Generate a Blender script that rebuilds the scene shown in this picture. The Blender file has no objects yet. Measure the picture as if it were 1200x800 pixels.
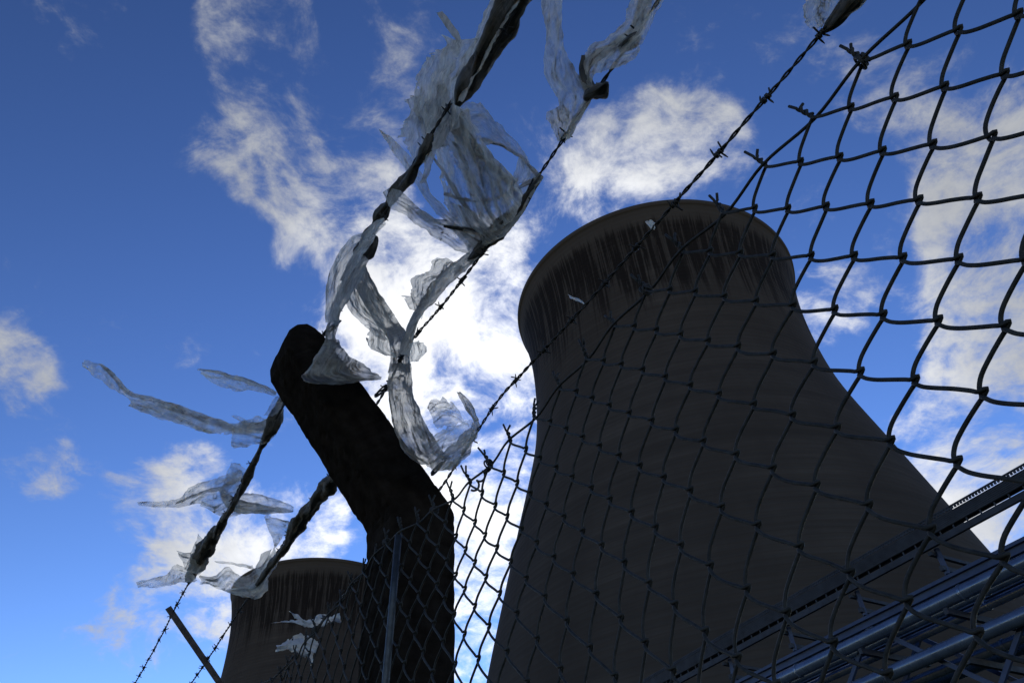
# Cooling towers seen past a cranked fence post, barbed wire and torn plastic. Blender 4.5
SUNPX = (668, 590)
SKY_STRENGTH = .09; SKY_AIR = 1.0; SKY_DUST = 0.0; SKY_OZONE = 6.0
EXPOSURE = 0.0
SKY_TINT = (7.2 / .09, 4.45 / .09, 3.15 / .09)
CL_GAIN = .70; CL_LO = 2.58; CL_HI = 3.62; CL_OP = .95
CL_FAR = (5.6, 5.8, 6.1); CL_NEAR = (15.5, 15.6, 15.8)
CLOUDS = [(312,20,45,1.1),(315,60,50,1.15),(330,105,50,1.05),(300,185,52,1),(365,160,48,.8),(445,150,55,.9),(400,235,60,1),(350,250,45,.7),(425,310,50,.7),(310,280,30,.4),(350,330,36,.45),
 (485,15,45,.55),(440,60,30,.35),(500,395,95,1),(580,370,70,.9),(605,460,80,1.15),(570,550,90,1.15),(470,470,60,.7),(545,310,50,.35),(520,440,60,.9),
 (765,165,56,.66),(815,130,42,.55),(730,240,50,.5),(655,250,38,.5),(700,190,36,.5),(800,190,50,.6),(850,180,40,.5),
 (1015,105,42,.6),(1080,150,50,.55),(1180,165,70,.8),(1130,260,48,.75),(1165,350,66,1.05),(1195,420,55,1.0),(1050,300,40,.3),(955,370,40,.95),(985,340,30,.5),(1160,270,60,.8),
 (1115,560,60,.9),(1180,600,50,.6),(5,410,36,1),(35,425,30,.9),(55,535,24,.75),(72,565,16,.4),(240,398,20,.6),(218,535,28,.95),(150,562,22,.55),(175,650,44,.85),(150,715,46,.8),
 (230,615,46,.85),(260,700,50,.9),(365,628,45,1.15),(300,635,45,.9),(100,755,34,.25),(195,560,25,.5),(590,690,50,.9),(545,760,60,.95),(410,600,50,.4),(560,620,60,1.1)]
SAG = [(0,0,-8,-7),(1,0,0,2),(2,0,-4,-2),(3,0,-2,1),(4,0,-9,-6),(5,0,-8,-4),(6,0,-9,-7),(7,0,-9,-4),(8,0,-8,-3),(9,0,3,-2),(10,0,0,3),(11,0,3,-8),(8,1,-5,-7),(8,2,-3,-5),(8,3,-2,-3),(8,4,-2,-6),(8,5,-1,-4),(8,6,-3,-4),(9,1,-1,-8),(9,2,0,-4),(9,3,-1,-5),(9,4,-1,-4),(9,5,0,-2),(10,1,0,-7),(10,2,-1,-5),(10,3,0,-2),(10,4,-1,-1),(11,1,1,-2),(11,2,0,-1),(11,3,0,-1),(7,1,-2,-1),(7,2,-4,-2),(7,3,-2,-1),(7,4,-4,-4),(7,5,-2,-3),(7,6,-2,-4),(7,7,-2,-3),(7,8,-3,-4),(6,1,0,4),(6,2,1,4),(6,3,2,4),(6,4,1,2),(6,5,1,0),(6,6,-2,-1),(6,7,-1,0),(6,8,-2,-3),(6,9,-3,-2),(5,1,-6,-2),(5,2,-4,3),(5,3,4,8),(5,4,1,3),(5,5,2,5),(5,6,2,4),(5,7,3,4),(5,8,-2,0),(5,9,0,2),(5,10,-3,0),(4,1,-9,-3),(4,2,-3,2),(4,3,-3,0),(4,4,-2,2),(4,5,4,8),(4,6,3,4),(4,8,2,4),(4,9,1,2),(4,10,-1,2),(4,11,0,1),(3,1,-5,2),(3,2,-4,3),(3,3,-1,5),(3,4,0,4),(3,5,1,5),(3,6,3,7),(3,7,7,9),(3,9,6,6),(3,10,2,3),(3,11,3,3),(3,12,1,2),(3,13,1,1),(2,1,-2,1),(2,2,0,6),(2,3,6,9),(2,4,5,8),(2,5,5,8),(2,6,6,9),(2,7,6,9),(2,8,8,10),(2,9,11,11),(2,10,7,7),(2,11,8,6),(2,12,5,3),(2,13,4,1),(2,14,1,-1),(1,1,1,6),(1,2,5,8),(1,3,9,11),(1,4,11,14),(1,5,12,15),(1,6,15,14),(1,7,12,14),(1,8,13,14),(1,9,12,12),(1,10,11,11),(1,11,14,11),(1,12,13,9),(1,13,10,5),(1,14,9,4),(0,1,-25,-23),(0,2,-24,-24),(0,3,-18,-22),(0,4,-15,-18),(0,5,-13,-19),(0,6,-11,-17),(0,7,-16,-17),(0,8,-16,-18),(0,9,-19,-23),(0,10,-20,-25),(0,11,-19,-27),(0,12,-13,-32)]
import bpy, bmesh, math, random
import numpy as np
from mathutils import Vector, noise
random.seed(7)
RND = random.Random(11)
scene = bpy.context.scene
COL = scene.collection

# ------------------------------------------------------------------ camera & frames
CZ = 1.30                                   # eye height
CF = 913.3                                  # focal length in units of a 1200 px wide picture
FW = Vector((0.0, 0.74154, 0.67090)); RT = Vector((0.99692, 0.05260, -0.05813)); UP = Vector((0.07839, -0.66884, 0.73926))
EYE = Vector((0, 0, CZ))
DV = Vector((-0.53242, 0.84648, 0)); NV = Vector((-0.84648, -0.53242, 0)); ZV = Vector((0, 0, 1))
FD = 0.5109; FH = 0.6875; S0 = 0.9091; PZ = 1.0406; PIT = 0.07
HAND = {}

def F(s, n, z):
    """fence frame (along, towards the near side, height above the eye) -> world"""
    return EYE + DV * s + NV * n + ZV * z

def direction(x, y):
    return (FW * CF + RT * (x - 600) - UP * (y - 400)).normalized()

def at(x, y, n=None, s=None):
    v = direction(x, y)
    t = (n / v.dot(NV)) if n is not None else (s / v.dot(DV))
    return EYE + v * t

def tag(o, label=None, cat=None, group=None, kind=None):
    if label: o['label'] = label
    if cat: o['category'] = cat
    if group: o['group'] = group
    if kind: o['kind'] = kind
    return o

def empty(name, loc=(0, 0, 0)):
    o = bpy.data.objects.new(name, None)
    o.empty_display_size = .1
    o.location = loc
    COL.objects.link(o)
    return o

def meshobj(name, vs, fs, mat, parent=None, smooth=True, uvs=None, origin=None):
    org = Vector(origin) if origin is not None else (parent.location.copy() if parent else Vector((0, 0, 0)))
    me = bpy.data.meshes.new(name)
    vs = [(v[0] - org[0], v[1] - org[1], v[2] - org[2]) for v in vs]
    me.from_pydata(vs, [], fs)
    me.validate(clean_customdata=False)
    if uvs is not None:
        lay = me.uv_layers.new(name='UVMap')
        li = np.zeros(len(me.loops), dtype=np.int32)
        me.loops.foreach_get('vertex_index', li)
        lay.data.foreach_set('uv', np.array(uvs, dtype=np.float32)[li].ravel())
    me.polygons.foreach_set('use_smooth', [smooth] * len(me.polygons))
    me.materials.append(mat)
    me.update()
    o = bpy.data.objects.new(name, me)
    COL.objects.link(o)
    if parent:
        o.parent = parent
        o.location = org - parent.location
    else:
        o.location = org
    return o

class MB:
    def __init__(self): self.v = []; self.f = []; self.uv = []
    def add(self, vs, fs, uv=None):
        b = len(self.v)
        self.v.extend([tuple(v) for v in vs])
        self.f.extend([tuple(i + b for i in f) for f in fs])
        self.uv.extend(uv if uv is not None else [(0, 0)] * len(vs))
    def box(self, o, ax, ay, az):
        """box from corner o along the three edge vectors"""
        o, ax, ay, az = map(Vector, (o, ax, ay, az))
        p = [o, o + ax, o + ax + ay, o + ay, o + az, o + ax + az, o + ax + ay + az, o + ay + az]
        self.add(p, [(0, 3, 2, 1), (4, 5, 6, 7), (0, 1, 5, 4), (1, 2, 6, 5), (2, 3, 7, 6), (3, 0, 4, 7)])
    def beam(self, a, b, w, h, upv=(0, 0, 1)):
        a, b = Vector(a), Vector(b)
        t = (b - a).normalized(); x = t.cross(Vector(upv))
        if x.length < 1e-4: x = t.cross(Vector((1, 0, 0)))
        x.normalize(); y = x.cross(t).normalized()
        self.box(a - x * w / 2 - y * h / 2, b - a, x * w, y * h)
    def tube(self, pts, r, sides=6, cap=True):
        P = np.array([tuple(p) for p in pts], dtype=float)
        n = len(P)
        R = np.full(n, r) if np.isscalar(r) else np.array(r, dtype=float)
        T = np.gradient(P, axis=0)
        T /= (np.linalg.norm(T, axis=1)[:, None] + 1e-12)
        N = np.zeros_like(P)
        ref = np.array([0, 0, 1.]) if abs(T[0][2]) < .9 else np.array([1., 0, 0])
        x = np.cross(T[0], ref); x /= np.linalg.norm(x)
        for i in range(n):
            x = x - T[i] * x.dot(T[i]); x /= (np.linalg.norm(x) + 1e-12); N[i] = x
        B = np.cross(T, N)
        a = np.arange(sides) / sides * 2 * np.pi
        V = P[:, None] + R[:, None, None] * (np.cos(a)[None, :, None] * N[:, None] + np.sin(a)[None, :, None] * B[:, None])
        base = len(self.v)
        self.v.extend(map(tuple, V.reshape(-1, 3).tolist()))
        L = np.concatenate([[0], np.cumsum(np.linalg.norm(np.diff(P, axis=0), axis=1))])
        self.uv.extend([(float(L[i]), j / sides) for i in range(n) for j in range(sides)])
        i = np.arange(n - 1)[:, None] * sides; j = np.arange(sides)[None]; k = (j + 1) % sides
        Q = np.stack([i + j, i + k, i + sides + k, i + sides + j], -1).reshape(-1, 4) + base
        self.f.extend(map(tuple, Q.tolist()))
        if cap:
            self.f.append(tuple(range(base + sides - 1, base - 1, -1)))
            self.f.append(tuple(range(base + (n - 1) * sides, base + n * sides)))
    def build(self, name, mat, parent=None, smooth=True, origin=None):
        return meshobj(name, self.v, self.f, mat, parent, smooth, self.uv, origin)

def catmull(pts, per=8):
    """catmull-rom through tuples of any length"""
    P = np.array(pts, dtype=float); n = len(P)
    if n < 3:
        t = np.linspace(0, 1, per * max(1, n - 1) + 1)[:, None]
        return P[0] * (1 - t) + P[-1] * t
    E = np.vstack([2 * P[0] - P[1], P, 2 * P[-1] - P[-2]])
    out = []
    for i in range(n - 1):
        p0, p1, p2, p3 = E[i:i + 4]
        for k in range(per):
            t = k / per
            out.append(.5 * (2 * p1 + (p2 - p0) * t + (2 * p0 - 5 * p1 + 4 * p2 - p3) * t * t + (3 * p1 - p0 - 3 * p2 + p3) * t ** 3))
    out.append(P[-1])
    return np.array(out)

def nz(x, y=0., z=0.): return noise.noise(Vector((x, y, z)))
def fbm(x, y, z=0., o=4):
    a = 0; w = 1.; s = 1.
    for _ in range(o):
        a += w * noise.noise(Vector((x * s, y * s, z * s + 3.7 * s))); w *= .55; s *= 2.05
    return a

# ------------------------------------------------------------------ materials
def newmat(name):
    m = bpy.data.materials.new(name); m.use_nodes = True
    nt = m.node_tree; nt.nodes.clear()
    out = nt.nodes.new('ShaderNodeOutputMaterial')
    return m, nt, out
def N(nt, typ, **kw):
    n = nt.nodes.new(typ)
    for k, v in kw.items():
        if k == 'inp':
            for a, b in v.items(): n.inputs[a].default_value = b
        else: setattr(n, k, v)
    return n
def ramp(nt, fac, stops, interp='LINEAR'):
    r = N(nt, 'ShaderNodeValToRGB'); cr = r.color_ramp; cr.interpolation = interp
    while len(cr.elements) < len(stops): cr.elements.new(.5)
    for e, (p, c) in zip(cr.elements, stops):
        e.position = p; e.color = (c, c, c, 1) if np.isscalar(c) else (*c, 1)
    nt.links.new(fac, r.inputs[0]); return r.outputs[0]
def math_(nt, op, a, b=None, clamp=False):
    n = N(nt, 'ShaderNodeMath', operation=op, use_clamp=clamp)
    for i, x in enumerate((a, b)):
        if x is None: continue
        if isinstance(x, (int, float)): n.inputs[i].default_value = x
        else: nt.links.new(x, n.inputs[i])
    return n.outputs[0]
def mixc(nt, fac, a, b, mode='MIX'):
    n = N(nt, 'ShaderNodeMix', data_type='RGBA', blend_type=mode)
    for s, x in ((n.inputs[0], fac), (n.inputs[6], a), (n.inputs[7], b)):
        if isinstance(x, (int, float)): s.default_value = x
        elif isinstance(x, tuple): s.default_value = (*x, 1)
        else: nt.links.new(x, s)
    return n.outputs[2]
def noise_tex(nt, vec, scale, detail=4, rough=.55, dist=0.):
    n = N(nt, 'ShaderNodeTexNoise', inp={'Scale': scale, 'Detail': detail, 'Roughness': rough, 'Distortion': dist})
    if vec is not None: nt.links.new(vec, n.inputs['Vector'])
    return n.outputs['Fac']
def mapping(nt, vec, scale=(1, 1, 1), loc=(0, 0, 0)):
    n = N(nt, 'ShaderNodeMapping'); n.inputs['Scale'].default_value = scale; n.inputs['Location'].default_value = loc
    nt.links.new(vec, n.inputs['Vector']); return n.outputs[0]
def surf(name, c1, c2, scale=20, rough=.8, metallic=0., bump=.0, bscale=60, spec=.3, coat=0.):
    m, nt, out = newmat(name)
    tc = N(nt, 'ShaderNodeTexCoord').outputs['Object']
    f = noise_tex(nt, tc, scale, 6, .6)
    col = mixc(nt, ramp(nt, f, [(.35, 0.), (.65, 1.)]), c1, c2)
    p = N(nt, 'ShaderNodeBsdfPrincipled', inp={'Roughness': rough, 'Metallic': metallic, 'Specular IOR Level': spec, 'Coat Weight': coat})
    nt.links.new(col, p.inputs['Base Color'])
    r = ramp(nt, noise_tex(nt, tc, scale * 2.3, 5, .6), [(.3, max(0, rough - .12)), (.7, min(1, rough + .12))])
    nt.links.new(r, p.inputs['Roughness'])
    if bump:
        b = N(nt, 'ShaderNodeBump', inp={'Strength': bump, 'Distance': .002})
        nt.links.new(noise_tex(nt, tc, bscale, 6, .7), b.inputs['Height']); nt.links.new(b.outputs[0], p.inputs['Normal'])
    nt.links.new(p.outputs[0], out.inputs[0])
    return m

def mat_tower():
    m, nt, out = newmat('weathered_tower_concrete')
    tc = N(nt, 'ShaderNodeTexCoord').outputs['Object']
    sx = N(nt, 'ShaderNodeSeparateXYZ'); nt.links.new(tc, sx.inputs[0])
    ang = math_(nt, 'ARCTAN2', sx.outputs[0], sx.outputs[1])
    z = sx.outputs[2]
    def av(sa, sz):
        c = N(nt, 'ShaderNodeCombineXYZ')
        nt.links.new(math_(nt, 'MULTIPLY', math_(nt, 'COSINE', ang), sa), c.inputs[0])
        nt.links.new(math_(nt, 'MULTIPLY', math_(nt, 'SINE', ang), sa), c.inputs[1])
        nt.links.new(math_(nt, 'MULTIPLY', z, sz), c.inputs[2])
        return c.outputs[0]
    # run-down streaks: thin round the shell, long down it
    st = noise_tex(nt, av(60, .035), 1, 2, .6)
    st2 = noise_tex(nt, av(17, .10), 1, 5, .75)
    low = noise_tex(nt, av(7, .05), 1, 4, .6)
    streak = math_(nt, 'ADD', math_(nt, 'MULTIPLY', st, .9), math_(nt, 'MULTIPLY', st2, .55))
    # soot zone below the rim, its lower edge ragged
    top = N(nt, 'ShaderNodeMapRange', interpolation_type='SMOOTHSTEP', inp={'From Min': 112.0, 'From Max': 108.5, 'To Min': 0., 'To Max': 1.})
    nt.links.new(math_(nt, 'ADD', z, math_(nt, 'MULTIPLY', math_(nt, 'SUBTRACT', st2, .5), 5.0)), top.inputs[0])
    bot = N(nt, 'ShaderNodeMapRange', interpolation_type='SMOOTHSTEP', inp={'From Min': 87, 'From Max': 100, 'To Min': 0., 'To Max': 1.})
    nt.links.new(math_(nt, 'ADD', z, math_(nt, 'MULTIPLY', math_(nt, 'SUBTRACT', low, .5), 26.0)), bot.inputs[0])
    zone = math_(nt, 'MULTIPLY', top.outputs[0], bot.outputs[0])
    th = N(nt, 'ShaderNodeMapRange', interpolation_type='SMOOTHSTEP', inp={'From Min': .775, 'From Max': .875})
    nt.links.new(math_(nt, 'ADD', streak, math_(nt, 'MULTIPLY', zone, .16)), th.inputs[0])
    soot = math_(nt, 'MULTIPLY', th.outputs[0], zone)
    # lift bands
    lift = N(nt, 'ShaderNodeTexWave', wave_type='BANDS', bands_direction='Z', inp={'Scale': .34, 'Distortion': .25, 'Detail': 1})
    nt.links.new(tc, lift.inputs['Vector'])
    band = noise_tex(nt, av(.8, .55), 1, 5, .7)
    blot = noise_tex(nt, av(3, .04), 1, 5, .65)
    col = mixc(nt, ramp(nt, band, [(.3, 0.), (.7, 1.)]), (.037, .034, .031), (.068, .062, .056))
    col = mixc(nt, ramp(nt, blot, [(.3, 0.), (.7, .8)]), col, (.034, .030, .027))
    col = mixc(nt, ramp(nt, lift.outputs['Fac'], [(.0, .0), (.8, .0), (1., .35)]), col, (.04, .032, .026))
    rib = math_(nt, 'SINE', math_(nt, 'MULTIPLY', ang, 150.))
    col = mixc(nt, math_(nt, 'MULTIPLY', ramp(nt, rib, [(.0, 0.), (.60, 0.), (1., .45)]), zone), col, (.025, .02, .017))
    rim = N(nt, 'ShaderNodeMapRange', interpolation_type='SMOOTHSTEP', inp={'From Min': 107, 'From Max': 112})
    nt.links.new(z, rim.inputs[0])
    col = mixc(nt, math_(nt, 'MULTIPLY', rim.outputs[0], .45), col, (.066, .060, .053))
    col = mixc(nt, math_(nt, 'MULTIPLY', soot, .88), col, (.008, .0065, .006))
    p = N(nt, 'ShaderNodeBsdfPrincipled', inp={'Roughness': .92, 'Specular IOR Level': .15})
    nt.links.new(col, p.inputs['Base Color'])
    b = N(nt, 'ShaderNodeBump', inp={'Strength': .5, 'Distance': .12})
    nt.links.new(math_(nt, 'ADD', math_(nt, 'MULTIPLY', lift.outputs['Fac'], .4), math_(nt, 'ADD', math_(nt, 'MULTIPLY', band, .8), math_(nt, 'MULTIPLY', rib, .10))), b.inputs['Height'])
    nt.links.new(b.outputs[0], p.inputs['Normal'])
    nt.links.new(p.outputs[0], out.inputs[0])
    return m

def mat_film(name, lo, hi, tint=(.50, .52, .52), dark=(.20, .19, .17), crease=.9, trans=.55, vor=1.):
    """thin polythene: see-through film, denser along its creases"""
    m, nt, out = newmat(name)
    uvn = N(nt, 'ShaderNodeTexCoord'); uv = uvn.outputs['UV']; ob = uvn.outputs['Object']
    warp = N(nt, 'ShaderNodeTexNoise', inp={'Scale': 14., 'Detail': 3}); nt.links.new(ob, warp.inputs['Vector'])
    vm = N(nt, 'ShaderNodeVectorMath', operation='MULTIPLY_ADD'); nt.links.new(warp.outputs['Color'], vm.inputs[0]); vm.inputs[1].default_value = (.02, .02, .02); nt.links.new(ob, vm.inputs[2])
    def ridge(vec, sc, dist):
        return math_(nt, 'ABSOLUTE', math_(nt, 'SUBTRACT', noise_tex(nt, vec, sc, 3, .5, dist), .5))
    v1 = ridge(vm.outputs[0], 17., 1.2); v2 = ridge(mapping(nt, uv, (.8, 6.5, 1)), 1., .8)
    cre = math_(nt, 'MULTIPLY', ramp(nt, v1, [(0., 1.), (.010, .35), (.035, 0.)]), ramp(nt, noise_tex(nt, ob, 30, 2), [(.4, 0.), (.6, 1.)]))
    cre2 = ramp(nt, v2, [(0., 1.), (.012, .5), (.04, 0.)])
    long_ = noise_tex(nt, mapping(nt, uv, (.9, 13, 1)), 1, 4, .7, .4)          # fibres along the strip
    longr = ramp(nt, long_, [(.52, 0.), (.60, .35), (.68, 1.)])
    patch = noise_tex(nt, ob, 22, 5, .65, .5)
    a = math_(nt, 'ADD', lo, math_(nt, 'MULTIPLY', ramp(nt, patch, [(.3, 0.), (.72, 1.)]), hi - lo))
    a = math_(nt, 'ADD', a, math_(nt, 'MULTIPLY', cre, .55 * crease * vor))
    a = math_(nt, 'ADD', a, math_(nt, 'MULTIPLY', cre2, .34 * crease * vor))
    a = math_(nt, 'ADD', a, math_(nt, 'MULTIPLY', longr, .48 * crease))
    lw = N(nt, 'ShaderNodeLayerWeight', inp={'Blend': .35})
    a = math_(nt, 'ADD', a, math_(nt, 'MULTIPLY', math_(nt, 'POWER', lw.outputs['Facing'], 2.0), .55), clamp=True)
    dirt = noise_tex(nt, ob, 45, 5, .7)
    dm = math_(nt, 'ADD', ramp(nt, dirt, [(.42, 0.), (.75, .75)]), math_(nt, 'ADD', math_(nt, 'MULTIPLY', cre, .8 * vor), math_(nt, 'MULTIPLY', longr, .6)), clamp=True)
    col = mixc(nt, dm, tint, dark)
    df = N(nt, 'ShaderNodeBsdfDiffuse'); nt.links.new(col, df.inputs[0])
    tr = N(nt, 'ShaderNodeBsdfTranslucent'); nt.links.new(col, tr.inputs[0])
    gl = N(nt, 'ShaderNodeBsdfGlossy', inp={'Roughness': .36}); gl.inputs[0].default_value = (.8, .8, .8, 1)
    bmp = N(nt, 'ShaderNodeBump', inp={'Strength': .5, 'Distance': .0035})
    nt.links.new(math_(nt, 'ADD', patch, math_(nt, 'ADD', long_, cre2)), bmp.inputs['Height'])
    for q in (df, tr, gl): nt.links.new(bmp.outputs[0], q.inputs['Normal'])
    m1 = N(nt, 'ShaderNodeMixShader', inp={0: trans}); nt.links.new(df.outputs[0], m1.inputs[1]); nt.links.new(tr.outputs[0], m1.inputs[2])
    fr = N(nt, 'ShaderNodeFresnel', inp={'IOR': 1.35})
    m2 = N(nt, 'ShaderNodeMixShader'); nt.links.new(math_(nt, 'MULTIPLY', fr.outputs[0], .35), m2.inputs[0]); nt.links.new(m1.outputs[0], m2.inputs[1]); nt.links.new(gl.outputs[0], m2.inputs[2])
    tp = N(nt, 'ShaderNodeBsdfTransparent'); tp.inputs[0].default_value = (.93, .95, .97, 1)
    m3 = N(nt, 'ShaderNodeMixShader'); nt.links.new(a, m3.inputs[0]); nt.links.new(tp.outputs[0], m3.inputs[1]); nt.links.new(m2.outputs[0], m3.inputs[2])
    nt.links.new(m3.outputs[0], out.inputs[0])
    return m

M = dict(
    tower=mat_tower(),
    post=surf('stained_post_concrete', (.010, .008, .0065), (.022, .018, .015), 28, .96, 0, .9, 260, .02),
    wire=surf('weathered_galvanised_wire', (.022, .023, .025), (.05, .052, .055), 300, .62, .35, .4, 900, .4),
    mesh=surf('dull_plastic_coated_wire', (.014, .016, .017), (.034, .037, .039), 120, .62, 0, .3, 700, .25),
    bar=surf('galvanised_bar', (.03, .036, .043), (.055, .065, .075), 80, .45, .6, .2, 500, .5),
    angle=surf('rusty_angle_iron', (.05, .042, .038), (.10, .08, .07), 60, .7, .3, .4, 300, .3),
    blue=surf('faded_blue_steel_paint', (.016, .032, .088), (.030, .055, .125), 2.2, .5, 0, .2, 30, .5),
    bluedark=surf('grey_blue_walkway_steel', (.012, .015, .023), (.026, .032, .046), 2.2, .6, .1, .2, 30, .5),
    pipe=surf('blue_grey_pipe_cladding', (.10, .14, .22), (.15, .20, .29), 1.4, .28, .6, .15, 8, .5),
    grass=surf('rough_grass_ground', (.030, .045, .015), (.075, .075, .035), .6, .95, 0, .8, 12, .1),
    film=mat_film('torn_polythene_film', .20, .66, (.86, .85, .81), (.17, .15, .12), 1.2, .68, .8),
    filmpale=mat_film('pale_polythene_film', .60, .95, (.74, .76, .77), (.44, .42, .38), .7, .4, .5),
    band=mat_film('gathered_polythene_film', .55, .92, (.58, .57, .54), (.13, .115, .095), 1., .6, .6),
    bundle=mat_film('tightly_wound_polythene', .93, 1.0, (.16, .155, .15), (.040, .036, .032), .6, .35),
)
# ------------------------------------------------------------------ camera
cd = bpy.data.cameras.new('camera'); cam = bpy.data.objects.new('camera', cd); COL.objects.link(cam)
from mathutils import Matrix
R3 = Matrix((RT, UP, -FW)).transposed()
cam.matrix_world = Matrix.Translation(EYE) @ R3.to_4x4()
cd.sensor_fit = 'HORIZONTAL'; cd.sensor_width = 36; cd.lens = CF / 1200 * 36
cd.clip_start = .02; cd.clip_end = 6000
scene.camera = cam

# ------------------------------------------------------------------ sky, clouds, sun
SUN = direction(*SUNPX)
sun_el = math.asin(SUN.z); sun_az = math.atan2(SUN.x, SUN.y)
w = bpy.data.worlds.new('World'); scene.world = w; w.use_nodes = True
nt = w.node_tree; nt.nodes.clear()
wo = N(nt, 'ShaderNodeOutputWorld'); bg = N(nt, 'ShaderNodeBackground', inp={'Strength': SKY_STRENGTH})
sky = N(nt, 'ShaderNodeTexSky', sky_type='NISHITA', sun_disc=False, sun_elevation=sun_el, sun_rotation=sun_az, altitude=40, air_density=SKY_AIR, dust_density=SKY_DUST, ozone_density=SKY_OZONE)
tc = N(nt, 'ShaderNodeTexCoord').outputs['Generated']
sep = N(nt, 'ShaderNodeSeparateXYZ'); nt.links.new(tc, sep.inputs[0])
den = math_(nt, 'ADD', math_(nt, 'MAXIMUM', sep.outputs[2], 0.), .45)
vs = N(nt, 'ShaderNodeVectorMath', operation='SCALE'); nt.links.new(tc, vs.inputs[0]); nt.links.new(math_(nt, 'DIVIDE', 1., den), vs.inputs['Scale'])
cv = vs.outputs[0]
wp = N(nt, 'ShaderNodeTexNoise', inp={'Scale': 3.6, 'Detail': 3, 'Roughness': .5}); nt.links.new(cv, wp.inputs['Vector'])
wv = N(nt, 'ShaderNodeVectorMath', operation='MULTIPLY_ADD'); nt.links.new(wp.outputs['Color'], wv.inputs[0]); wv.inputs[1].default_value = (.13, .13, .13); nt.links.new(cv, wv.inputs[2])
n1 = noise_tex(nt, wv.outputs[0], 6.4, 13, .62)
n2 = noise_tex(nt, wv.outputs[0], 17., 12, .68)
n3 = noise_tex(nt, wv.outputs[0], 9.5, 9, .6, .6)
rid = math_(nt, 'SUBTRACT', 1., math_(nt, 'ABSOLUTE', math_(nt, 'MULTIPLY', math_(nt, 'SUBTRACT', n3, .5), 5.)))
nn = math_(nt, 'ADD', math_(nt, 'ADD', math_(nt, 'MULTIPLY', n1, 2.6), math_(nt, 'MULTIPLY', n2, 1.5)), math_(nt, 'MULTIPLY', rid, .42))
# blobs are looked up with a wobbled direction so their outlines never read as round
wd = N(nt, 'ShaderNodeVectorMath', operation='MULTIPLY_ADD'); nt.links.new(wp.outputs['Color'], wd.inputs[0]); wd.inputs[1].default_value = (.16, .16, .16)
of = N(nt, 'ShaderNodeVectorMath', operation='ADD'); nt.links.new(tc, of.inputs[0]); of.inputs[1].default_value = (-.08, -.08, -.08); nt.links.new(of.outputs[0], wd.inputs[2])
wn = N(nt, 'ShaderNodeVectorMath', operation='NORMALIZE'); nt.links.new(wd.outputs[0], wn.inputs[0])
acc = None
for (bx, by, br, bw) in CLOUDS:
    c = direction(bx, by)
    d_ = N(nt, 'ShaderNodeVectorMath', operation='DOT_PRODUCT'); nt.links.new(wn.outputs[0], d_.inputs[0]); d_.inputs[1].default_value = c
    rr = math.atan(br * 1.75 / CF)
    mr = N(nt, 'ShaderNodeMapRange', interpolation_type='SMOOTHSTEP', inp={'From Min': math.cos(rr), 'From Max': 1., 'To Min': 0., 'To Max': bw})
    nt.links.new(d_.outputs['Value'], mr.inputs[0])
    acc = mr.outputs[0] if acc is None else math_(nt, 'MAXIMUM', acc, mr.outputs[0]) if False else (math_(nt, 'ADD', acc, mr.outputs[0]))
acc = math_(nt, 'MINIMUM', acc, 1.15)
cov = math_(nt, 'ADD', nn, math_(nt, 'MULTIPLY', acc, CL_GAIN))
dens = N(nt, 'ShaderNodeMapRange', interpolation_type='SMOOTHERSTEP', inp={'From Min': CL_LO, 'From Max': CL_HI, 'To Min': 0., 'To Max': 1.}); nt.links.new(cov, dens.inputs[0])
sd = N(nt, 'ShaderNodeVectorMath', operation='DOT_PRODUCT'); nt.links.new(tc, sd.inputs[0]); sd.inputs[1].default_value = SUN
glow = N(nt, 'ShaderNodeMapRange', interpolation_type='SMOOTHSTEP', inp={'From Min': .84, 'From Max': .99, 'To Min': 0., 'To Max': 1.}); nt.links.new(sd.outputs['Value'], glow.inputs[0])
thick = ramp(nt, n2, [(.3, .80), (.7, 1.)])
cc = mixc(nt, glow.outputs[0], CL_FAR, CL_NEAR)
cc = mixc(nt, 1., cc, thick, 'MULTIPLY')
gm = N(nt, 'ShaderNodeGamma', inp={'Gamma': 1.8}); nt.links.new(mixc(nt, 1., sky.outputs[0], (.09, .09, .09), 'MULTIPLY'), gm.inputs[0])
skc = mixc(nt, 1., gm.outputs[0], SKY_TINT, 'MULTIPLY')
fin = mixc(nt, math_(nt, 'MULTIPLY', dens.outputs[0], CL_OP), skc, cc)
nt.links.new(fin, bg.inputs[0]); nt.links.new(bg.outputs[0], wo.inputs[0])
w.cycles.sampling_method = 'MANUAL'; w.cycles.sample_map_resolution = 512

ld = bpy.data.lights.new('sun', 'SUN'); lo = bpy.data.objects.new('sun', ld); COL.objects.link(lo)
ld.energy = 4.0; ld.angle = math.radians(.5); ld.color = (1., .95, .88)
lo.rotation_euler = SUN.to_track_quat('Z', 'Y').to_euler(); lo.location = (0, 0, 200)

vs_ = scene.view_settings
scene.display_settings.display_device = 'sRGB'
vs_.view_transform = 'Standard'; vs_.look = 'None'; vs_.exposure = EXPOSURE; vs_.gamma = 1; vs_.use_curve_mapping = False

# ------------------------------------------------------------------ ground
g = MB(); G = 60; ext = 2500.
gx = [math.copysign(abs(i / G) ** 2.2, i) * ext for i in range(-G, G + 1)]
for y in gx:
    for x in gx: g.v.append((x, y, .05 * fbm(x * .3, y * .3) if abs(x) + abs(y) < 900 else 0.)); g.uv.append((x, y))
n_ = 2 * G + 1
g.f = [(j * n_ + i, j * n_ + i + 1, (j + 1) * n_ + i + 1, (j + 1) * n_ + i) for j in range(2 * G) for i in range(2 * G)]
tag(g.build('ground', M['grass']), kind='structure')

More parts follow.
